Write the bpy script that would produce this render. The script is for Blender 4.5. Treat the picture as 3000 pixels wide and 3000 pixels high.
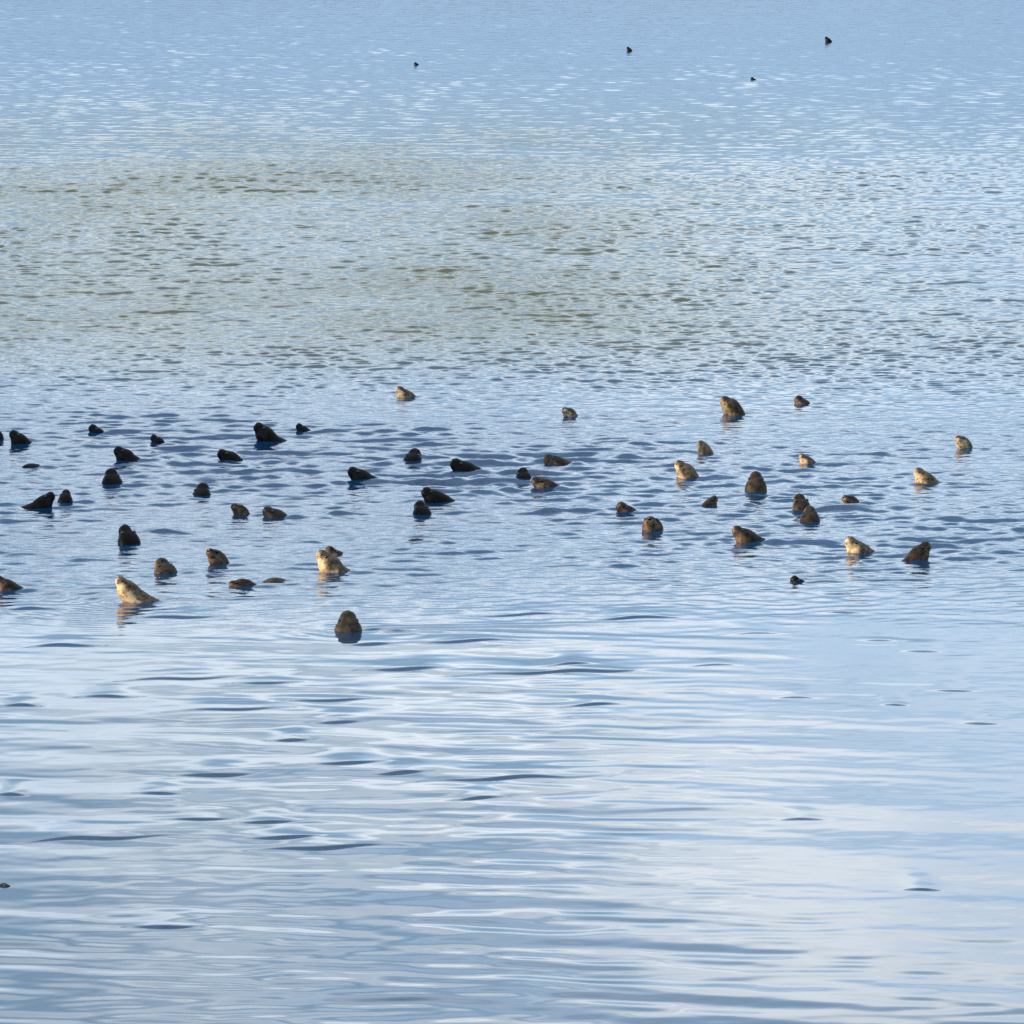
import bpy, bmesh, math, random
import numpy as np

for o in list(bpy.data.objects):
    bpy.data.objects.remove(o, do_unlink=True)
scene = bpy.context.scene
COL = scene.collection
rng = np.random.default_rng(11)
random.seed(11)

# ------------------------------------------------------------------ camera
CAM_H = 7.5                                   # metres above the water, looking out along +Y with a long lens
cam_data = bpy.data.cameras.new('camera')
cam_data.sensor_width = 36.0
cam_data.lens = 228.0
cam_data.clip_start = 0.5
cam_data.clip_end = 20000.0
cam = bpy.data.objects.new('camera', cam_data)
COL.objects.link(cam)
cam.location = (0.0, 0.0, CAM_H)
cam.rotation_euler = (math.radians(90.0) - math.atan(2200.0 / 19000.0), 0.0, 0.0)
scene.camera = cam

# ------------------------------------------------------------------ sun, sky, exposure
SUN_EL = math.radians(12.0)
SUN_AZ = math.radians(260.0)                  # compass style, from +Y clockwise: low on the left, a little behind the camera
sun_dir = np.array([math.sin(SUN_AZ) * math.cos(SUN_EL), math.cos(SUN_AZ) * math.cos(SUN_EL), math.sin(SUN_EL)])
sun_data = bpy.data.lights.new('sun', 'SUN')
sun_data.energy = 4.2
sun_data.angle = math.radians(0.5)
sun_data.color = (1.0, 0.77, 0.50)
sun = bpy.data.objects.new('sun', sun_data)
COL.objects.link(sun)
from mathutils import Vector
sun.rotation_euler = Vector(sun_dir.tolist()).to_track_quat('Z', 'Y').to_euler()
sun.location = (-60, -40, 40)

world = bpy.data.worlds.new('World')
scene.world = world
world.use_nodes = True
nt = world.node_tree
nt.nodes.clear()
def N(tree, kind, **kw):
    n = tree.nodes.new(kind)
    for k, v in kw.items():
        if k == 'inputs':
            for name, val in v.items():
                n.inputs[name].default_value = val
        else:
            setattr(n, k, v)
    return n
w_out = N(nt, 'ShaderNodeOutputWorld')
w_bg = N(nt, 'ShaderNodeBackground', inputs={'Strength': 0.11})
sky = N(nt, 'ShaderNodeTexSky', sky_type='NISHITA', sun_disc=False, sun_elevation=SUN_EL, sun_rotation=SUN_AZ,
        air_density=1.0, dust_density=0.15, ozone_density=3.2)
geo = N(nt, 'ShaderNodeTexCoord')
mapc = N(nt, 'ShaderNodeMapping')
mapc.inputs['Scale'].default_value = (6.0, 6.0, 16.0)      # cloud banks lie flat and long near the horizon
mapc.inputs['Location'].default_value = (6.08, 0.4, 3.4)
cn = N(nt, 'ShaderNodeTexNoise', noise_dimensions='3D', inputs={'Scale': 1.0, 'Detail': 5.0, 'Roughness': 0.55})
cr = N(nt, 'ShaderNodeValToRGB')
cr.color_ramp.elements[0].position = 0.28
cr.color_ramp.elements[1].position = 0.50
cshade = N(nt, 'ShaderNodeTexNoise', noise_dimensions='3D', inputs={'Scale': 1.7, 'Detail': 3.0})
ccol = N(nt, 'ShaderNodeMixRGB', inputs={'Color1': (4.7, 6.2, 8.0, 1), 'Color2': (9.5, 9.9, 10.1, 1)})
cmix = N(nt, 'ShaderNodeMixRGB')
L = nt.links.new
L(geo.outputs['Generated'], mapc.inputs['Vector'])
L(mapc.outputs['Vector'], cn.inputs['Vector'])
L(mapc.outputs['Vector'], cshade.inputs['Vector'])
L(cn.outputs['Fac'], cr.inputs['Fac'])
cs = N(nt, 'ShaderNodeMath', operation='MULTIPLY', inputs={1: 0.95})
L(cr.outputs['Color'], cs.inputs[0])
cct = N(nt, 'ShaderNodeMapRange', inputs={'From Min': 0.38, 'From Max': 0.62}); L(cshade.outputs['Fac'], cct.inputs['Value']); L(cct.outputs[0], ccol.inputs['Fac'])
sepz = N(nt, 'ShaderNodeSeparateXYZ'); L(geo.outputs['Generated'], sepz.inputs[0])
low = N(nt, 'ShaderNodeValToRGB')          # a cloud bank stands over the horizon, thinning overhead and clear just above the water
for pos, val in ((0.0, 0.06), (0.09, 0.12), (0.14, 1.0), (0.19, 0.95), (0.27, 0.35), (0.36, 0.10), (1.0, 0.05)):
    e = low.color_ramp.elements.new(pos) if 0 < pos < 1 else low.color_ramp.elements[int(pos)]
    e.color = (val, val, val, 1)
L(sepz.outputs['Z'], low.inputs['Fac'])
cl = N(nt, 'ShaderNodeMath', operation='MULTIPLY'); L(cs.outputs['Value'], cl.inputs[0]); L(low.outputs[0], cl.inputs[1])   # banks near the horizon, clearer overhead
L(cl.outputs['Value'], cmix.inputs['Fac'])
hz = N(nt, 'ShaderNodeMapRange', interpolation_type='SMOOTHSTEP', inputs={'From Min': 0.0, 'From Max': 0.20, 'To Min': 0.8, 'To Max': 0.0})
hmix = N(nt, 'ShaderNodeMixRGB', inputs={'Color2': (1.05, 1.95, 3.9, 1)})      # blue haze low over the sea
L(sepz.outputs['Z'], hz.inputs['Value']); L(hz.outputs[0], hmix.inputs['Fac']); L(sky.outputs['Color'], hmix.inputs['Color1'])
L(hmix.outputs['Color'], cmix.inputs['Color1'])
L(ccol.outputs['Color'], cmix.inputs['Color2'])
L(cmix.outputs['Color'], w_bg.inputs['Color'])
L(w_bg.outputs['Background'], w_out.inputs['Surface'])

scene.view_settings.view_transform = 'Standard'
scene.view_settings.look = 'None'
scene.view_settings.gamma = 1.0
scene.view_settings.exposure = 1.08
scene.view_settings.use_curve_mapping = False
scene.render.engine = 'CYCLES'
scene.cycles.max_bounces = 6
scene.cycles.caustics_reflective = False
scene.cycles.caustics_refractive = False
scene.cycles.use_denoising = False

# ------------------------------------------------------------------ helpers
def material(name):
    m = bpy.data.materials.new(name)
    m.use_nodes = True
    t = m.node_tree
    b = t.nodes['Principled BSDF']
    return m, t, b
def mesh_object(name, verts, faces, mat, parent=None, smooth=True):
    me = bpy.data.meshes.new(name)
    if isinstance(faces, np.ndarray):
        nf, k = faces.shape
        me.vertices.add(len(verts)); me.vertices.foreach_set('co', np.asarray(verts, np.float32).ravel())
        me.loops.add(nf * k); me.loops.foreach_set('vertex_index', faces.astype(np.int32).ravel())
        me.polygons.add(nf)
        me.polygons.foreach_set('loop_start', np.arange(0, nf * k, k, dtype=np.int32))
        me.update(calc_edges=True)
    else:
        me.from_pydata([tuple(map(float, v)) for v in verts], [], faces)
    me.validate()
    me.polygons.foreach_set('use_smooth', [smooth] * len(me.polygons))
    me.materials.append(mat)
    o = bpy.data.objects.new(name, me)
    COL.objects.link(o)
    if parent is not None:
        o.parent = parent
    return o
def smooth(a, b, x):
    t = np.clip((x - a) / (b - a), 0, 1)
    return t * t * (3 - 2 * t)
def vnoise(x, y, seed):
    """smooth value noise on the plane, 0..1"""
    r = np.random.default_rng(seed).random((256, 256)).astype(np.float32)
    xi = np.floor(x).astype(int); yi = np.floor(y).astype(int)
    fx = x - xi; fy = y - yi
    fx = fx * fx * (3 - 2 * fx); fy = fy * fy * (3 - 2 * fy)
    g = lambda i, j: r[i & 255, j & 255]
    return (g(xi, yi) * (1 - fx) + g(xi + 1, yi) * fx) * (1 - fy) + (g(xi, yi + 1) * (1 - fx) + g(xi + 1, yi + 1) * fx) * fy

# ------------------------------------------------------------------ the seals' places (metres; used by the ripples too)
# x, y, head pitch, body pitch, heading, size, height of the nose over the water, coat tone ('d' with painted shade), label
SEALS = [
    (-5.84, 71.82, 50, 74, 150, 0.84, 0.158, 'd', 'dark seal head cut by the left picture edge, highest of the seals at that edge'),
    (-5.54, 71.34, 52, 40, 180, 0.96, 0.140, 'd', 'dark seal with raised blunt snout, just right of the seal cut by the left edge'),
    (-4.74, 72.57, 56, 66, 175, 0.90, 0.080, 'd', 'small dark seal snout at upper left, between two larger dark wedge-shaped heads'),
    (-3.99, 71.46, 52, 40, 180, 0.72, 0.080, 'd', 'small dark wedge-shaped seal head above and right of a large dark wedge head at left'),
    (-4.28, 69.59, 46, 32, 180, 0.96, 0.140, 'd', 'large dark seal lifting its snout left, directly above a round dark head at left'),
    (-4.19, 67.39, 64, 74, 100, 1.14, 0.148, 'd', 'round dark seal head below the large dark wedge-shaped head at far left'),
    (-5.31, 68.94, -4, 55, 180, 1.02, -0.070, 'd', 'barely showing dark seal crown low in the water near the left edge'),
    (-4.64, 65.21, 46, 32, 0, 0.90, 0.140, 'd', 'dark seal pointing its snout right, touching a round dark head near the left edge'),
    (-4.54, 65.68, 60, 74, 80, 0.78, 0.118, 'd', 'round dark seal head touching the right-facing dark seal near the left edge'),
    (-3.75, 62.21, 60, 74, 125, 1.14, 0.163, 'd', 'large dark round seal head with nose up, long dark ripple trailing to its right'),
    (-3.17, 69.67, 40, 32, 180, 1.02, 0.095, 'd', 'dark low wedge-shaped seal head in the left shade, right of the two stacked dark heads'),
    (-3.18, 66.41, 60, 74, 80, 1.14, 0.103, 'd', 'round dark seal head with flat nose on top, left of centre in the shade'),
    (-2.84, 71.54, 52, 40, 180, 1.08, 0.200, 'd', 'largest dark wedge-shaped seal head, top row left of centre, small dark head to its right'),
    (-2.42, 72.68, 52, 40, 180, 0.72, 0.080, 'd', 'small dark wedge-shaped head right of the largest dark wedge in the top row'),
    (-2.80, 64.52, 34, 70, -140, 0.72, 0.095, 'm', 'pale-faced sunlit seal head at left centre, beside a low grey-brown head'),
    (-2.48, 64.38, 40, 40, 180, 1.02, 0.080, 'b', 'low grey-brown seal head just right of a pale-faced sunlit head'),
    (-1.36, 76.68, 52, 24, 180, 0.96, 0.110, 'p', 'small pale sunlit seal, topmost on the left half of the group'),
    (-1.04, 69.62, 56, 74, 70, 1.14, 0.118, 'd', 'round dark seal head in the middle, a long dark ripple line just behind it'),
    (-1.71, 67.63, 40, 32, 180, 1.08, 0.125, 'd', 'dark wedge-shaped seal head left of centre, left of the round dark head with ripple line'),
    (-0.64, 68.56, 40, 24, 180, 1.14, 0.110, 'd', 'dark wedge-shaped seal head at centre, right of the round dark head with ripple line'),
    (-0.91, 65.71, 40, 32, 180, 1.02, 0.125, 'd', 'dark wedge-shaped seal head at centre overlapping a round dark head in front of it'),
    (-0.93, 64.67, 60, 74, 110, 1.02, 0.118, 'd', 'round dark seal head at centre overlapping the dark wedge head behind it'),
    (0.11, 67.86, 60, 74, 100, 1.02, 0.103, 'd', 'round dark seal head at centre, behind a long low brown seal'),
    (0.21, 66.94, 34, 24, 180, 1.02, 0.095, 'b', 'long low brown seal stretched in the water at centre with pale cheek patch'),
    (0.35, 69.38, 34, 24, 180, 0.96, 0.065, 'b', 'low brown seal head at centre, alone above the long low brown seal'),
    (0.59, 74.25, 34, 70, -140, 0.72, 0.095, 'p', 'small pale-faced round seal head above centre, lowest contrast against the ripples'),
    (2.43, 74.64, 46, 74, 160, 1.02, 0.188, 'm', 'tall grey-brown seal with sunlit chest, topmost on the right half'),
    (3.34, 75.82, 56, 50, 175, 1.00, 0.085, 'b', 'tiny dark seal snout right of the tall topmost seal on the right'),
    (2.04, 70.38, 50, 74, 140, 0.78, 0.125, 'p', 'small cream-faced seal head above the golden one at right of centre'),
    (1.74, 68.01, 46, 74, 150, 1.02, 0.158, 'p', 'golden sunlit round seal head with dark crown at right of centre'),
    (2.52, 66.67, 60, 74, 90, 1.14, 0.193, 'm', 'tall olive-brown seal facing away with nose up, right of the golden head'),
    (3.10, 69.33, 52, 32, 180, 0.72, 0.095, 'p', 'small mottled seal head at right, above and right of the tall olive-brown one'),
    (2.07, 65.45, 52, 40, 30, 0.72, 0.080, 'b', 'small dark brown seal pointing right, below the golden sunlit head'),
    (2.89, 65.02, 60, 74, 115, 1.02, 0.148, 'b', 'brown seal head with nose up, rear one of two overlapping heads at right'),
    (2.96, 64.06, 60, 74, 90, 1.02, 0.133, 'm', 'olive seal head facing away, front one of two overlapping heads at right'),
    (1.07, 64.83, 52, 24, 190, 0.96, 0.080, 'b', 'low brown seal head right of centre, beside a round brown head in front'),
    (1.35, 63.07, 34, 70, -100, 1.02, 0.125, 'b', 'round brown seal head facing the viewer, right of centre, front row'),
    (2.14, 62.24, 40, 32, 180, 0.96, 0.140, 'b', 'brown spotted seal with snout left and dark back trailing right, front row right'),
    (3.37, 65.51, 30, 70, -140, 0.72, 0.065, 'b', 'small brown seal head right of the two overlapping heads'),
    (4.23, 67.48, 52, 40, 170, 0.96, 0.140, 'p', 'cream-chested sunlit wedge-shaped seal head at far right, middle row'),
    (4.88, 70.81, 34, 70, -140, 0.72, 0.125, 'p', 'small cream-faced seal head furthest right in the group'),
    (3.20, 61.40, 52, 24, 180, 1.02, 0.140, 'p', 'pale cheeked brown seal facing left in the front row at far right'),
    (3.94, 60.92, 52, 40, 20, 0.96, 0.155, 'b', 'brown seal pointing right with raised head, rightmost in the front row'),
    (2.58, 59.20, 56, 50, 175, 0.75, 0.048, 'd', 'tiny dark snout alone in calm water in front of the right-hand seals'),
    (-4.71, 58.62, 46, 32, 180, 0.96, 0.110, 'b', 'brown seal head cut by the left picture edge in the front row'),
    (-3.54, 57.78, 52, 40, 180, 0.90, 0.215, 'p', 'largest cream sunlit seal raising its snout left, front row at left'),
    (-3.28, 59.93, 56, 74, 130, 1.14, 0.118, 'm', 'olive-brown round seal head behind and right of the largest cream seal'),
    (-2.85, 60.40, 34, 70, -130, 0.84, 0.140, 'b', 'round brown seal head with sunlit face, between olive-brown head and big golden-cream pair'),
    (-1.80, 59.99, 52, 40, 170, 1.02, 0.185, 'p', 'bright golden-cream seal with snout raised, front row left of centre'),
    (-1.76, 61.26, 52, 32, 200, 0.96, 0.065, 'b', 'brown seal crown showing just behind the bright golden-cream seal'),
    (-2.59, 58.88, 14, 30, 185, 0.78, 0.020, 'b', 'long low reddish brown seal back awash in the front row at left'),
    (-2.36, 59.21, 0, 55, 180, 1.08, -0.060, 'm', 'low olive crown of a seal right beside the reddish brown back'),
    (-1.43, 55.93, 60, 74, 95, 1.26, 0.148, 'm', 'olive-brown round seal facing away with nose up, nearest seal of all'),
    (-1.11, 62.35, -4, 55, 180, 1.02, -0.080, 'b', 'faint brown crown of a seal barely breaking the water at centre'),
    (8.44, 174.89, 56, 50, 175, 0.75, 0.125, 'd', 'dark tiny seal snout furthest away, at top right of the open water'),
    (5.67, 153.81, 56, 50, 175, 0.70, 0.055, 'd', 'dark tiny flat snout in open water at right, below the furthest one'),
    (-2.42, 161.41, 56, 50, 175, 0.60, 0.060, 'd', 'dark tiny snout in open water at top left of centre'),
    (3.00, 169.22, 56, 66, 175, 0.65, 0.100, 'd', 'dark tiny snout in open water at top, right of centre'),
]

# ------------------------------------------------------------------ water: one sheet, finer where the lens looks
def view_row(Y):      # how far below the horizon a row of water lies, in thousandths: only a handy measure of distance
    return 142500.0 / Y - 700.0
rows = []
v = 4200.0
while v > -420.0:
    rows.append(v)
    if v > 3080: v -= 7.0 if v < 3400 else 25.0
    elif v > 1300: v -= 1.9
    elif v > 560: v -= 1.4
    elif v > -60: v -= 1.1
    else: v -= 7.0
rows = np.array(rows)
Yr = 142500.0 / (rows + 700.0)
cols = []
v = 0.0; st = 6.2
while v < 9000:
    cols.append(v)
    if v > 1580: st = min(st * 1.09, 400)
    v += st
cols = np.array([-c for c in cols[:0:-1]] + cols) / 19000.0
X = (Yr[:, None] * cols[None, :]).astype(np.float32)
Y = np.repeat(Yr[:, None], len(cols), 1).astype(np.float32)
PX = 1500.0 + X / Y * 19000.0
PY = view_row(Y)
dz = np.gradient(Yr)[:, None].astype(np.float32)          # row spacing: waves shorter than the mesh can carry are left to the bump

def waves(n, lam0, lam1, spread, seed, heading=0.0):
    r = np.random.default_rng(seed)
    h = np.zeros_like(X)
    lam = lam0 * (lam1 / lam0) ** r.random(n)
    ang = np.radians(heading + r.normal(0, spread, n))
    ph = r.random(n) * 6.2832
    for i in range(n):
        k = 6.2832 / lam[i]
        kx, ky = k * math.sin(ang[i]), k * math.cos(ang[i])
        fade = smooth(2.2, 4.0, lam[i] / (np.abs(dz) * max(abs(math.cos(ang[i])), 0.3)))
        h += (fade * (math.sqrt(2.0 / n) / k)) * np.cos(kx * X + ky * Y + ph[i])
    return h                                               # unit rms slope

WAKES = [
    (-1.33, 72.74, 2.11), (-0.87, 71.26, 1.20), (-3.30, 73.49, 0.70), (-0.20, 67.96, 0.82), (0.78, 67.25, 1.13), (1.11, 69.85, 0.74),
    (-1.68, 67.51, 0.57), (-0.28, 66.61, 0.56), (-3.53, 63.09, 0.63), (2.85, 62.19, 0.75), (3.87, 61.92, 0.78), (4.48, 61.51, 0.74),
    (4.00, 70.27, 0.92), (3.01, 67.57, 0.78), (2.37, 68.83, 0.65), (-2.00, 62.30, 0.30), (-1.73, 64.71, 0.37), (-3.78, 66.14, 0.28),
    (3.48, 65.07, 0.75), (-3.98, 60.85, 0.42), (0.38, 64.77, 0.75), (3.92, 67.25, 0.71), (-2.94, 68.56, 0.51),
]
WAVELETS = [
    (-2.73, 52.86, 0.78, 0.05), (-2.02, 52.62, 0.39, 0.02), (-3.26, 51.83, 0.30, 0.08), (-2.22, 51.12, 0.63, 0.03), (-1.45, 51.65, 0.55, 0.02),
    (-1.36, 50.46, 0.25, 0.08), (-0.86, 53.43, 0.44, 0.18), (0.37, 53.24, 0.96, 0.17), (1.09, 56.65, 0.56, 0.15), (0.07, 56.87, 0.70, 0.05),
    (-0.39, 55.13, 0.59, 0.10), (1.70, 53.65, 0.31, 0.05), (3.16, 55.20, 0.27, 0.03), (2.30, 51.77, 0.25, 0.02), (3.59, 52.19, 0.26, 0.05),
    (-1.24, 48.34, 0.36, 0.18), (-2.20, 47.78, 0.35, 0.17), (-0.06, 47.60, 0.70, 0.17), (-0.82, 47.88, 0.23, 0.17), (-2.58, 46.90, 0.23, 0.03),
    (-2.22, 45.75, 0.34, 0.07), (-2.92, 44.90, 0.66, 0.13), (-1.58, 44.93, 0.33, 0.15), (-1.28, 44.52, 0.55, 0.17), (-1.72, 45.61, 0.30, 0.18),
    (2.06, 45.71, 0.22, 0.02), (-1.70, 49.52, 0.20, 0.12), (2.75, 42.82, 0.17, 0.13), (-2.25, 41.43, 0.30, 0.10), (3.68, 50.38, 0.21, 0.03),
    (-3.92, 51.30, 0.21, 0.10), (-3.66, 46.80, 0.15, 0.02), (3.07, 51.36, 0.17, 0.18), (2.93, 57.05, 0.28, 0.17), (3.48, 54.53, 0.27, 0.12),
    (2.13, 55.64, 0.36, 0.07), (-3.83, 54.86, 0.40, 0.18), (-4.27, 57.23, 0.47, 0.12), (-2.97, 56.69, 0.56, 0.18), (-1.21, 54.96, 0.27, 0.17),
    (0.65, 51.36, 0.29, 0.10), (-0.25, 46.68, 0.23, 0.08), (0.50, 53.65, 0.26, 0.12),
]
patch = vnoise(X * 0.35 + 7, Y * 0.16, 3) * 0.6 + vnoise(X * 0.9, Y * 0.4, 5) * 0.4
patch2 = vnoise(X * 0.22 + 31, Y * 0.09 + 3, 8)
# calm undulation near, chop among the seals, wind ripples beyond
near = smooth(1750, 2050, PY)
group = smooth(1130, 1260, PY) * (1 - smooth(1560, 1900, PY))
beyond = 1 - smooth(1050, 1300, PY)
slick = smooth(1900, 2500, PX) * smooth(1900, 2100, PY) * (1 - smooth(2760, 2900, PY))
breeze = smooth(2650, 2900, PY)
far = 1 - smooth(180, 620, PY)
H = (0.005 + 0.001 * near * (1 - 0.6 * slick)) * waves(36, 0.9, 2.4, 13, 21, 8)
H += (0.003 + 0.0045 * near * (0.3 + patch) * (1 - 0.8 * slick) + 0.0065 * near * np.exp(-((PX - 1700) / 480) ** 2) + 0.006 * breeze) * waves(56, 0.26, 0.9, 16, 22, 8)
cross = lambda n, l0, l1, hd, sp, sd: (waves(n, l0, l1, sp, sd, hd) + waves(n, l0, l1, sp, sd + 50, -hd)) * 0.7071
H += (0.175 * beyond * (1 - 0.85 * far) * (0.5 + 1.0 * patch)) * cross(48, 0.18, 0.40, 24, 22, 25) * (1 - 0.75 * smooth(650, 950, PY))
H += (0.150 * beyond * smooth(600, 900, PY) * (0.5 + 1.0 * patch)) * cross(48, 0.12, 0.27, 22, 22, 31)
H += (0.022 * (1 - smooth(20, 220, PY))) * cross(40, 0.6, 1.1, 40, 20, 35)
H += (0.040 * beyond * (1 - far)) * waves(40, 0.5, 1.3, 14, 29, 9)
H += (0.075 * group * (0.15 + 2.0 * patch ** 2) * (1 - 0.5 * smooth(1700, 2500, PX))) * waves(64, 0.26, 0.95, 20, 27, 6)
H += (0.078 * group * (0.4 + patch) + 0.015 * beyond + 0.003) * waves(64, 0.18, 0.36, 50, 23, 0)
H += (0.055 * beyond * far * (0.7 + 0.5 * patch)) * cross(44, 0.36, 0.75, 36, 22, 24)
# lone steep wavelets in the calm water: x, y, length, steepness
for (wx, wy, wl, ws) in WAVELETS:
    i0, i1 = np.searchsorted(-rows, [-(view_row(wy - 0.8)), -(view_row(wy + 1.7))])
    j0, j1 = np.searchsorted(cols, [(wx - wl * 1.6) / wy, (wx + wl * 1.6) / wy])
    if i1 <= i0 or j1 <= j0: continue
    xx = X[i0:i1, j0:j1] - wx; yy = Y[i0:i1, j0:j1] - wy - 0.22 * xx - 0.05 * np.sin(xx * 9 + wx)
    A = 0.015 * (0.8 + 2.0 * ws) * (0.95 if wx < 1.5 else 0.5)                              # a short steep near face, a long gentle back
    H[i0:i1, j0:j1] += A * np.exp(-(xx / (0.58 * wl)) ** 2) * smooth(-0.080, 0.0, yy) * (1 - smooth(0.0, 0.9, yy))
# long low ridges left by animals that have moved on: x, y, length
for (wx, wy, wl) in WAKES:
    i0, i1 = np.searchsorted(-rows, [-(view_row(wy - 1.0)), -(view_row(wy + 1.0))])
    j0, j1 = np.searchsorted(cols, [(wx - wl) / wy, (wx + wl) / wy])
    xx = X[i0:i1, j0:j1] - wx; yy = Y[i0:i1, j0:j1] - wy - 0.25 * xx - 0.08 * np.sin(xx * 5 + wx)
    H[i0:i1, j0:j1] += 0.032 * np.exp(-np.abs(xx / (0.5 * wl)) ** 3) * np.exp(-(yy / 0.14) ** 2) * (0.7 + 0.3 * np.sin(xx * 11 + wy))
# rings and wakes that the animals make
for (sx, sy, ph_, pb_, hd_, sc_, lift_, coat_, lab_) in SEALS:
    if sy > 120: continue
    i0, i1 = np.searchsorted(-rows, [-(view_row(sy - 3.2)), -(view_row(sy + 3.2))])
    j0, j1 = np.searchsorted(cols, [(sx - 3.5) / sy, (sx + 4.5) / sy])
    if i1 <= i0 or j1 <= j0: continue
    xx = X[i0:i1, j0:j1] - sx; yy = Y[i0:i1, j0:j1] - sy
    rr = np.sqrt((xx - 0.12) ** 2 + yy ** 2) + 1e-4
    lam = 0.24 + 0.10 * random.random()
    amp = 0.0065 * (0.6 + 0.8 * random.random())
    ring = amp * (0.55 + 0.45 * np.sin(3 * np.arctan2(yy, xx) + sx * 7)) * np.cos(6.2832 * rr / lam + random.random() * 6) * np.exp(-rr / (0.75 if sy > 57 else 0.35)) * smooth(0.05, 0.2, rr)
    # two low ridges trailing to the right, the way the current leaves them
    d1 = yy - 0.16 * xx; d2 = yy + 0.20 * xx
    trail = smooth(0.0, 0.4, xx) * np.exp(-np.clip(xx, 0, None) / 1.3) * 0.018 * (np.exp(-(d1 / 0.10) ** 2) + 0.7 * np.exp(-(d2 / 0.11) ** 2))
    H[i0:i1, j0:j1] += ring + trail
edge = (smooth(0, 0.03, (np.arange(len(rows)) / len(rows)))[:, None] * smooth(0, 0.03, (1 - (np.arange(len(rows)) + 1) / len(rows)))[:, None]
        * (1 - smooth(0.30, 0.44, np.abs(cols)))[None, :])
H *= edge
nr, nc = X.shape
V = np.stack([X.ravel(), Y.ravel(), H.ravel()], 1)
idx = np.arange(nr * nc).reshape(nr, nc)
Q = np.stack([idx[:-1, :-1].ravel(), idx[:-1, 1:].ravel(), idx[1:, 1:].ravel(), idx[1:, :-1].ravel()], 1)
outer = np.array([(-9000, -4000, 0), (9000, -4000, 0), (9000, 12000, 0), (-9000, 12000, 0)], np.float32)
n0 = len(V)
c00, c01, c11, c10 = idx[0, 0], idx[0, -1], idx[-1, -1], idx[-1, 0]
Q = np.concatenate([Q, np.array([(n0, n0 + 1, c01, c00), (n0 + 1, n0 + 2, c11, c01), (n0 + 2, n0 + 3, c10, c11), (n0 + 3, n0, c00, c10)])])
V = np.concatenate([V, outer])

m_water, t, b = material('sea_water')
tc = N(t, 'ShaderNodeTexCoord')
b.inputs['IOR'].default_value = 1.333
b.inputs['Roughness'].default_value = 0.03
bump_mask = N(t, 'ShaderNodeAttribute', attribute_name='chop')
mp = N(t, 'ShaderNodeMapping'); mp.inputs['Scale'].default_value = (5.0, 8.0, 1.0)
n1 = N(t, 'ShaderNodeTexNoise', inputs={'Scale': 1.0, 'Detail': 3.0, 'Roughness': 0.55})
bp = N(t, 'ShaderNodeBump', inputs={'Distance': 0.02})
t.links.new(tc.outputs['Object'], mp.inputs['Vector'])
t.links.new(mp.outputs['Vector'], n1.inputs['Vector'])
t.links.new(n1.outputs['Fac'], bp.inputs['Height'])
t.links.new(bump_mask.outputs['Fac'], bp.inputs['Strength'])
t.links.new(bp.outputs['Normal'], b.inputs['Normal'])
# base colour of the water: blue-black, olive in a band further out, slightly olive near
olive_tint = N(t, 'ShaderNodeAttribute', attribute_name='olive_tint')
wm = N(t, 'ShaderNodeMixRGB', inputs={'Color1': (0.002, 0.033, 0.085, 1), 'Color2': (0.088, 0.086, 0.028, 1)})
t.links.new(olive_tint.outputs['Fac'], wm.inputs['Fac'])
t.links.new(wm.outputs['Color'], b.inputs['Base Color'])
ws_ = N(t, 'ShaderNodeMath', operation='MULTIPLY_ADD', inputs={1: -0.50, 2: 0.5})      # weaker mirror where the colour turns olive
t.links.new(olive_tint.outputs['Fac'], ws_.inputs[0]); t.links.new(ws_.outputs[0], b.inputs['Specular IOR Level'])
water = mesh_object('water', V, Q, m_water)
water['kind'] = 'structure'
chop = np.concatenate([(0.05 + 0.30 * group + 0.10 * beyond - 0.035 * near).ravel(), np.full(4, 0.3)]).astype(np.float32)
olive_tint_v = smooth(140, 440, PY) * (1 - smooth(930, 1230, PY)) * (0.5 + 0.5 * (1 - smooth(1500, 3000, PX))) * (0.84 + 0.16 * smooth(0.0, 0.5, patch2)) * np.clip(0.68 + 0.4 * patch, 0, 0.92)
olive_tint_v = olive_tint_v + 0.14 * near
olive_tint_v = np.concatenate([olive_tint_v.ravel(), np.zeros(4)]).astype(np.float32)
for nm, arr in (('chop', chop), ('olive_tint', olive_tint_v)):
    at = water.data.attributes.new(nm, 'FLOAT', 'POINT')
    at.data.foreach_set('value', arr)

# ------------------------------------------------------------------ far shore, mirrored in the tilted faces of the ripples
m_wood, t, b = material('far_woodland')
tc = N(t, 'ShaderNodeTexCoord')
nz = N(t, 'ShaderNodeTexNoise', inputs={'Scale': 0.12, 'Detail': 6.0})
rp = N(t, 'ShaderNodeValToRGB')
rp.color_ramp.elements[0].color = (0.018, 0.026, 0.012, 1); rp.color_ramp.elements[1].color = (0.07, 0.075, 0.03, 1)
t.links.new(tc.outputs['Object'], nz.inputs['Vector']); t.links.new(nz.outputs['Fac'], rp.inputs['Fac']); t.links.new(rp.outputs['Color'], b.inputs['Base Color'])
b.inputs['Roughness'].default_value = 0.9
ux = np.linspace(-2600, 2600, 520); uv = np.array([0, 3, 7, 12, 20, 40, 80, 140, 220.0])
GX, GV = np.meshgrid(ux, uv)
ridge = 12 + 9 * vnoise(GX / 120 + 9, GV * 0 + 2, 41) + 4 * vnoise(GX / 22, GV * 0 + 5, 42)
crown = 3.2 * vnoise(GX / 7, GV / 6, 43)
GZ = np.where(GV < 1, -1.0, ridge * smooth(-2, 30, GV) * 0.9 + ridge * 0.35 * smooth(40, 200, GV) + crown * smooth(1, 6, GV))
GZ[1] = np.maximum(GZ[1] * 0.8, 3.0)
GY = 1500 + GV + 60 * (vnoise(GX / 200, GV * 0 + 1, 44) - 0.5)
gi = np.arange(GX.size).reshape(GX.shape)
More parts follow.
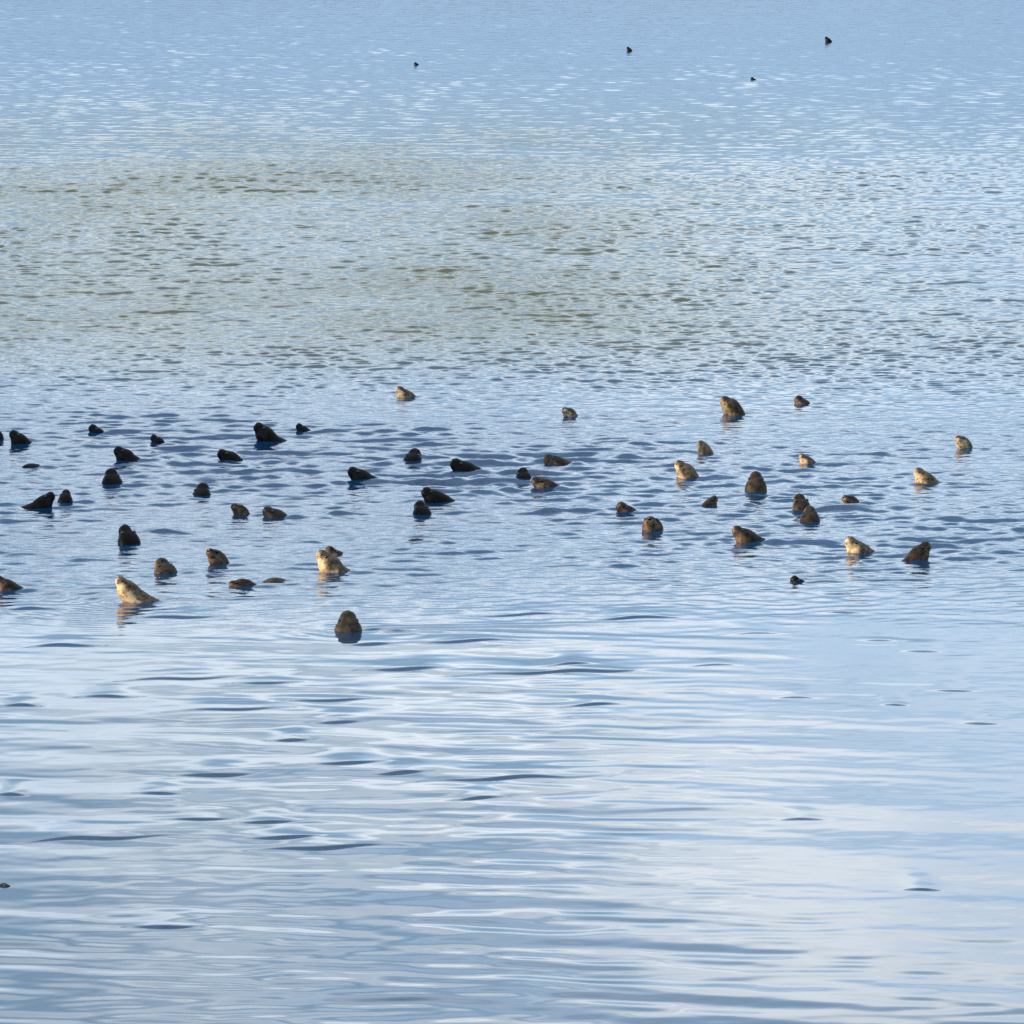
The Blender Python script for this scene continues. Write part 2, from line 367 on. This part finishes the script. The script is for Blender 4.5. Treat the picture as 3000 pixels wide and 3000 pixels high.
FQ = np.stack([gi[:-1, :-1].ravel(), gi[:-1, 1:].ravel(), gi[1:, 1:].ravel(), gi[1:, :-1].ravel()], 1)
fs = mesh_object('wooded_far_shore', np.stack([GX.ravel(), GY.ravel(), GZ.ravel()], 1), FQ, m_wood)
fs['kind'] = 'structure'

# ------------------------------------------------------------------ left bank with the trees whose shade falls on the left-hand seals
m_bank, t, b = material('bank_turf')
tc = N(t, 'ShaderNodeTexCoord')
nz = N(t, 'ShaderNodeTexNoise', inputs={'Scale': 0.8, 'Detail': 6.0})
rp = N(t, 'ShaderNodeValToRGB')
rp.color_ramp.elements[0].color = (0.035, 0.045, 0.018, 1); rp.color_ramp.elements[1].color = (0.11, 0.10, 0.05, 1)
t.links.new(tc.outputs['Object'], nz.inputs['Vector']); t.links.new(nz.outputs['Fac'], rp.inputs['Fac']); t.links.new(rp.outputs['Color'], b.inputs['Base Color'])
b.inputs['Roughness'].default_value = 0.95
BX, BY = np.meshgrid(np.linspace(-95, -22, 60), np.linspace(-10, 95, 80))
shoreline = -30 + 3 * np.sin(BY / 11) + 4 * vnoise(BY / 9, BY * 0, 51)
BZ = -1.0 + 2.6 * smooth(0, 9, shoreline - BX) + 0.5 * vnoise(BX / 3, BY / 3, 52) + 1.5 * smooth(10, 50, shoreline - BX)
BZ = np.where((BX < -94.9) | (BY < -9.9) | (BY > 94.9), -1.0, BZ)
bi = np.arange(BX.size).reshape(BX.shape)
BQ = np.stack([bi[:-1, :-1].ravel(), bi[:-1, 1:].ravel(), bi[1:, 1:].ravel(), bi[1:, :-1].ravel()], 1)
bank = mesh_object('shore_bank', np.stack([BX.ravel(), BY.ravel(), BZ.ravel()], 1), BQ, m_bank)
bank['kind'] = 'structure'

m_bark, t, b = material('bark')
b.inputs['Base Color'].default_value = (0.07, 0.05, 0.035, 1); b.inputs['Roughness'].default_value = 0.9
m_leaf, t, b = material('leaves')
oi = N(t, 'ShaderNodeTexNoise', inputs={'Scale': 0.6, 'Detail': 3.0})
tc = N(t, 'ShaderNodeTexCoord'); rp = N(t, 'ShaderNodeValToRGB')
rp.color_ramp.elements[0].color = (0.03, 0.05, 0.016, 1); rp.color_ramp.elements[1].color = (0.09, 0.10, 0.03, 1)
t.links.new(tc.outputs['Object'], oi.inputs['Vector']); t.links.new(oi.outputs['Fac'], rp.inputs['Fac']); t.links.new(rp.outputs['Color'], b.inputs['Base Color'])
b.inputs['Roughness'].default_value = 0.6

def tube(path, radii, seg=7):
    path = np.asarray(path, float); vs = []; fq = []
    for i, p in enumerate(path):
        d = path[min(i + 1, len(path) - 1)] - path[max(i - 1, 0)]; d /= np.linalg.norm(d)
        a = np.cross(d, (0.3, 0.9, 0.1)); a /= np.linalg.norm(a); c = np.cross(d, a)
        for k in range(seg):
            an = 6.28318 * k / seg
            vs.append(p + radii[i] * (math.cos(an) * a + math.sin(an) * c))
    for i in range(len(path) - 1):
        for k in range(seg):
            fq.append((i * seg + k, i * seg + (k + 1) % seg, (i + 1) * seg + (k + 1) % seg, (i + 1) * seg + k))
    return vs, fq
def ground_z(x, y):
    j = np.argmin(np.abs(BX[0] - x)); i = np.argmin(np.abs(BY[:, 0] - y)); return float(BZ[i, j])
def tree(x, y, height, spread, crown_base, cap, seed, label):
    r = np.random.default_rng(seed); gz = ground_z(x, y) - 0.15
    root = bpy.data.objects.new('shore_tree', None); COL.objects.link(root); root.location = (x, y, gz)
    root['label'] = label; root['category'] = 'tree'; root['group'] = 'trees on the left bank'
    vs, fq = tube([(0, 0, 0), (0.1, 0.05, height * 0.3), (-0.1, 0.1, height * 0.6), (0, 0, height * 0.86)], [0.30, 0.24, 0.15, 0.03])
    tips = []
    for k in range(26):
        an = r.random() * 6.283; z0 = height * (0.28 + 0.6 * r.random()); f = (z0 / height)
        out = spread * (0.5 + 0.5 * r.random()) * (1.15 - 0.75 * f)
        p0 = np.array([0, 0.05, z0]); p2 = p0 + np.array([math.cos(an) * out, math.sin(an) * out, 0.5 + 0.9 * r.random()])
        p1 = (p0 + p2) / 2 + np.array([0, 0, 0.3])
        v2, f2 = tube([p0, p1, p2], [0.08, 0.05, 0.015], 5); n = len(vs)
        vs += v2; fq += [tuple(i + n for i in q) for q in f2]
        for q in np.linspace(0.35, 1.0, 4): tips.append(p0 + (p2 - p0) * q + r.normal(0, 0.25, 3))
    mesh_object('trunk', vs, fq, m_bark, root)
    tips = np.array([q for q in tips if q[2] > crown_base])
    per = 90
    c = np.repeat(tips, per, 0) + r.normal(0, 1, (len(tips) * per, 3)) * np.array([0.62, 0.62, 0.45])
    c = c[(c[:, 2] > crown_base - 0.3) & (c[:, 2] + gz < cap + 0.12 * r.normal(0, 1, len(c)))]     # tops cut level so their shade ends before the right-hand seals
    n = len(c); s = 0.10 + 0.10 * r.random((n, 1))
    u = r.normal(0, 1, (n, 3)); u /= np.linalg.norm(u, axis=1, keepdims=True)
    w = np.cross(u, r.normal(0, 1, (n, 3))); w /= np.linalg.norm(w, axis=1, keepdims=True)
    LV = np.stack([c - u * s, c + w * s * 0.6, c + u * s, c - w * s * 0.6], 1).reshape(-1, 3)
    mesh_object('crown', LV, np.arange(n * 4).reshape(n, 4), m_leaf, root, smooth=False)
    return root
TREES = [
    (-42.0, 57.0, 8.6, 1.0, 3.0, 9.05, 1, 'slim shore tree standing apart at the near end of the left bank grove'),
    (-42.0, 61.0, 8.6, 1.7, 3.0, 9.05, 2, 'shore tree first in the close row of the left bank grove'),
    (-42.0, 62.6, 8.6, 1.8, 3.0, 9.05, 3, 'shore tree second in the close row of the left bank grove'),
    (-42.0, 64.2, 8.6, 1.8, 3.0, 9.05, 4, 'shore tree third in the close row of the left bank grove'),
    (-42.0, 65.9, 8.6, 1.8, 3.0, 9.05, 5, 'shore tree fourth in the close row of the left bank grove'),
    (-42.0, 67.4, 8.6, 1.6, 3.0, 9.05, 6, 'shore tree at the far end of the left bank grove'),
]
for a in TREES: tree(*a)

# ------------------------------------------------------------------ seals
m_coat, t, b = material('wet_seal_coat')
tc = N(t, 'ShaderNodeTexCoord')
info = N(t, 'ShaderNodeObjectInfo')
dor = N(t, 'ShaderNodeAttribute', attribute_name='dorsal')
nz = N(t, 'ShaderNodeTexNoise', inputs={'Scale': 11.0, 'Detail': 4.0, 'Roughness': 0.6})
vo = N(t, 'ShaderNodeTexVoronoi', inputs={'Scale': 21.0, 'Randomness': 1.0})
off = N(t, 'ShaderNodeVectorMath', operation='ADD')
sc3 = N(t, 'ShaderNodeMath', operation='MULTIPLY', inputs={1: 40.0})
t.links.new(info.outputs['Random'], sc3.inputs[0]); t.links.new(sc3.outputs[0], off.inputs[1])
t.links.new(tc.outputs['Object'], off.inputs[0])
t.links.new(off.outputs[0], nz.inputs['Vector']); t.links.new(off.outputs[0], vo.inputs['Vector'])
# belly and cheeks pale, back dark: the animal's own countershading, broken up by the spots
sh = N(t, 'ShaderNodeMath', operation='MULTIPLY_ADD', inputs={1: 1.9, 2: -0.95})
t.links.new(nz.outputs['Fac'], sh.inputs[0])
ad = N(t, 'ShaderNodeMath', operation='ADD'); t.links.new(dor.outputs['Fac'], ad.inputs[0]); t.links.new(sh.outputs[0], ad.inputs[1])
rp = N(t, 'ShaderNodeMapRange', inputs={'From Min': -0.25, 'From Max': 0.40})
t.links.new(ad.outputs[0], rp.inputs['Value'])
back = N(t, 'ShaderNodeMixRGB', blend_type='MULTIPLY', inputs={'Fac': 1.0, 'Color2': (0.20, 0.20, 0.21, 1)})
t.links.new(info.outputs['Color'], back.inputs['Color1'])
pale = N(t, 'ShaderNodeMixRGB', blend_type='MIX')
t.links.new(back.outputs[0], pale.inputs['Color2'])
t.links.new(info.outputs['Color'], pale.inputs['Color1']); t.links.new(rp.outputs[0], pale.inputs['Fac'])
sp = N(t, 'ShaderNodeValToRGB'); sp.color_ramp.elements[0].position = 0.16; sp.color_ramp.elements[1].position = 0.36
sp.color_ramp.elements[0].color = (0.22, 0.19, 0.17, 1); sp.color_ramp.elements[1].color = (1, 1, 1, 1)
t.links.new(vo.outputs['Distance'], sp.inputs['Fac'])
mu = N(t, 'ShaderNodeMixRGB', blend_type='MULTIPLY', inputs={'Fac': 0.8})
t.links.new(pale.outputs[0], mu.inputs['Color1']); t.links.new(sp.outputs[0], mu.inputs['Color2'])
n2 = N(t, 'ShaderNodeTexNoise', inputs={'Scale': 19.0, 'Detail': 2.0}); t.links.new(off.outputs[0], n2.inputs['Vector'])
bl = N(t, 'ShaderNodeMapRange', inputs={'From Min': 0.42, 'From Max': 0.56, 'To Min': 0.38, 'To Max': 1.0}); t.links.new(n2.outputs['Fac'], bl.inputs['Value'])
m2 = N(t, 'ShaderNodeMixRGB', blend_type='MULTIPLY', inputs={'Fac': 0.85}); t.links.new(mu.outputs[0], m2.inputs['Color1']); t.links.new(bl.outputs[0], m2.inputs['Color2'])
t.links.new(m2.outputs[0], b.inputs['Base Color'])
b.inputs['Roughness'].default_value = 0.45
b.inputs['Specular IOR Level'].default_value = 0.15
b.inputs['Coat Weight'].default_value = 0.0
b.inputs['Coat Roughness'].default_value = 0.18
b.inputs['IOR'].default_value = 1.36
m_eye, t, b = material('seal_eye'); b.inputs['Base Color'].default_value = (0.004, 0.003, 0.003, 1); b.inputs['Roughness'].default_value = 0.05
m_nose, t, b = material('seal_nose'); b.inputs['Base Color'].default_value = (0.012, 0.010, 0.009, 1); b.inputs['Roughness'].default_value = 0.3
COATS_AND_SHADE = {'d': (0.014, 0.012, 0.010), 'b': (0.16, 0.11, 0.070), 'm': (0.21, 0.16, 0.095), 'p': (0.50, 0.375, 0.225)}  # 'd' near-black: shade over the left-hand seals put into their coat colour

# --- seal body: stations along the spine from nose tip to tail: distance, half width, half height ---
STATIONS = np.array([
    (0.000, 0.018, 0.016), (0.003, 0.034, 0.030), (0.012, 0.045, 0.041), (0.026, 0.053, 0.049),
    (0.042, 0.058, 0.054), (0.056, 0.061, 0.057), (0.070, 0.067, 0.062), (0.088, 0.078, 0.073),
    (0.110, 0.090, 0.085), (0.138, 0.099, 0.095), (0.172, 0.103, 0.100), (0.210, 0.104, 0.102),
    (0.250, 0.102, 0.102), (0.300, 0.104, 0.105), (0.360, 0.114, 0.116), (0.430, 0.132, 0.134),
    (0.510, 0.156, 0.156), (0.610, 0.184, 0.180), (0.720, 0.206, 0.200), (0.850, 0.216, 0.205),
    (1.000, 0.200, 0.188), (1.140, 0.160, 0.145), (1.260, 0.105, 0.095), (1.360, 0.062, 0.055),
    (1.430, 0.050, 0.030), (1.500, 0.085, 0.018), (1.560, 0.110, 0.012), (1.600, 0.060, 0.006)])
NSEG = 22
def seal_geometry(p_head, p_body, yaw, scale, lift):
    """Vertices (rings x segments), dorsal/ventral value, spine frames. lift = height of the nose tip over the water."""
    d = STATIONS[:, 0]
    def pitch(s):
        t = np.clip((s - 0.10) / 0.26, 0, 1); t = t * t * (3 - 2 * t)
        return np.radians(p_head + (p_body - p_head) * t)
    fine = np.linspace(0, d[-1], 641); ph = pitch(fine); step = fine[1]
    cx = np.concatenate([[0], np.cumsum(-np.cos(0.5 * (ph[1:] + ph[:-1])) * step)])
    cz = np.concatenate([[0], np.cumsum(-np.sin(0.5 * (ph[1:] + ph[:-1])) * step)])
    sx = np.interp(d, fine, cx); sz = np.interp(d, fine, cz); sp = pitch(d)
    a = np.linspace(0, 2 * math.pi, NSEG, endpoint=False)
    verts = []; dors = []
    for i in range(len(d)):
        w, h = STATIONS[i, 1], STATIONS[i, 2]
        ca, sa = np.cos(a), np.sin(a)                     # ca sideways, sa dorsal (+) / ventral (-)
        ww = w * np.where(sa < 0, 1.0 + 0.10 * np.exp(-((d[i] - 0.038) / 0.026) ** 2), 1.0)   # whisker pads
        hh = h * np.where(sa > 0, 1.0, 1.06)
        brow = 0.009 * math.exp(-((d[i] - 0.100) / 0.016) ** 2) * np.exp(-((np.abs(ca) - 0.62) / 0.25) ** 2) * (sa > 0)
        sock = 0.010 * math.exp(-((d[i] - 0.080) / 0.012) ** 2) * np.exp(-((np.abs(ca) - 0.80) / 0.16) ** 2) * (sa > 0)   # eye sockets
        cleft = 0.006 * math.exp(-((d[i] - 0.008) / 0.012) ** 2) * np.exp(-(ca / 0.25) ** 2) * (sa < 0)                  # between the whisker pads
        ww = ww - sock; up = hh * sa + brow + cleft
        ux, uz = -math.sin(sp[i]), math.cos(sp[i])        # dorsal direction in the seal's own vertical plane
        verts.append(np.stack([sx[i] + up * ux, ww * ca, sz[i] + up * uz], 1))
        dors.append(sa)
    v = np.concatenate(verts) * scale
    cyaw, syaw = math.cos(yaw), math.sin(yaw)
    out = np.stack([v[:, 0] * cyaw - v[:, 1] * syaw, v[:, 0] * syaw + v[:, 1] * cyaw, v[:, 2] + lift], 1)
    return out, np.concatenate(dors), (sx, sz, sp)


def ellipsoid(c, axes, nu=8, nv=6):
    vs = []; fs_ = []
    for i in range(nv + 1):
        th = math.pi * i / nv
        for j in range(nu):
            f = 2 * math.pi * j / nu
            vs.append(c + axes[0] * math.sin(th) * math.cos(f) + axes[1] * math.sin(th) * math.sin(f) + axes[2] * math.cos(th))
    for i in range(nv):
        for j in range(nu):
            fs_.append((i * nu + j, i * nu + (j + 1) % nu, (i + 1) * nu + (j + 1) % nu, (i + 1) * nu + j))
    return np.array(vs), np.array(fs_)
nring = len(STATIONS)
ri = np.arange(nring * NSEG).reshape(nring, NSEG); rj = np.roll(ri, -1, 1)
RQ = np.stack([ri[:-1].ravel(), rj[:-1].ravel(), rj[1:].ravel(), ri[1:].ravel()], 1)
def seal(x, y, p1, p2, heading, size, lift, coat, label):
    yaw = math.radians(heading)
    v, dors, (sx, sz, sp_) = seal_geometry(p1, p2, yaw, size, lift)
    # each animal a little different: build, folds of the neck, uneven wet fur
    q = np.random.default_rng(int(abs(x * 1000 + y * 77)) + 5)
    rad = np.repeat(STATIONS[:, 0], NSEG); ang = np.tile(np.linspace(0, 6.2832, NSEG, endpoint=False), len(STATIONS))
    cen = np.repeat(v.reshape(-1, NSEG, 3).mean(1), NSEG, 0)
    lump = 1 + q.normal(0, 0.03) + 0.035 * np.sin(2 * ang + q.random() * 6) * np.sin(rad * 14 + q.random() * 6) + 0.03 * np.sin(3 * ang + q.random() * 6 + rad * 22)
    lump += 0.045 * np.sin(rad * 95 + q.random() * 6) * smooth(0.17, 0.24, rad) * (1 - smooth(0.40, 0.55, rad)) + q.normal(0, 0.008, len(v))
    v = cen + (v - cen) * lump[:, None]
    root = bpy.data.objects.new('harbour_seal', None); COL.objects.link(root)
    root.location = (x, y, 0)
    root['label'] = label; root['category'] = 'seal'; root['group'] = 'seals resting in the water'
    body = mesh_object('body', v, RQ, m_coat, root)
    at = body.data.attributes.new('dorsal', 'FLOAT', 'POINT'); at.data.foreach_set('value', dors.astype(np.float32))
    jit = 0.85 + 0.3 * random.random()
    body.color = tuple(c * jit for c in COATS_AND_SHADE[coat]) + (1,)
    def place(d, side, up):           # a point on the head: distance from the nose, sideways, dorsal offset
        px, pz, pp = np.interp(d, STATIONS[:, 0], sx), np.interp(d, STATIONS[:, 0], sz), np.interp(d, STATIONS[:, 0], sp_)
        q = np.array([px - up * math.sin(pp), side, pz + up * math.cos(pp)]) * size
        return np.array([q[0] * math.cos(yaw) - q[1] * math.sin(yaw), q[0] * math.sin(yaw) + q[1] * math.cos(yaw), q[2] + lift])
    for s in (-1, 1):
        e = place(0.082, s * 0.056, 0.040)
        vv, ff = ellipsoid(e, np.eye(3) * 0.0165 * size)
        mesh_object('eye', vv, ff, m_eye, root)
    e = place(0.004, 0, 0.014); fw = place(0.0, 0, 0.014) - e; fw /= np.linalg.norm(fw)
    sd = place(0.004, 0.01, 0.014) - e; sd /= np.linalg.norm(sd); upv = np.cross(fw, sd)
    vv, ff = ellipsoid(e, np.array([sd * 0.024 * size, upv * 0.015 * size, fw * 0.011 * size]))
    mesh_object('nose', vv, ff, m_nose, root)
    return root
for a in SEALS: seal(*a)

# ------------------------------------------------------------------ a scrap of seaweed drifting at the left edge of the view
m_weed, t, b = material('drifting_weed')
b.inputs['Base Color'].default_value = (0.006, 0.007, 0.005, 1); b.inputs['Roughness'].default_value = 0.35
for wx, wy, wl, label in ((-3.405, 42.95, 0.075, 'dark scrap of drifting seaweed cut by the left edge, in the near water'),):
    vs = []; fq = []
    n = 9
    for i in range(n):                                   # a blade: thick in the middle, tapering, one end riding a little higher
        s = i / (n - 1); hw = 0.018 * math.sin(math.pi * min(max(s, 0.04), 0.96)) + 0.002
        cx, cz = wl * (s - 0.5), 0.002 + 0.006 * (1 - s)
        for dy, dzv in ((-hw, 0.0), (0.0, 0.75 * hw), (hw, 0.0), (0.0, -0.75 * hw)):
            vs.append((wx + cx, wy + dy + 0.01 * math.sin(s * 5), cz + dzv))
    for i in range(n - 1):
        for k in range(4): fq.append((i * 4 + k, i * 4 + (k + 1) % 4, (i + 1) * 4 + (k + 1) % 4, (i + 1) * 4 + k))
    fq += [(3, 2, 1, 0), tuple((n - 1) * 4 + k for k in range(4))]
    o = mesh_object('seaweed_scrap', vs, fq, m_weed)
    o['label'] = label; o['category'] = 'seaweed'
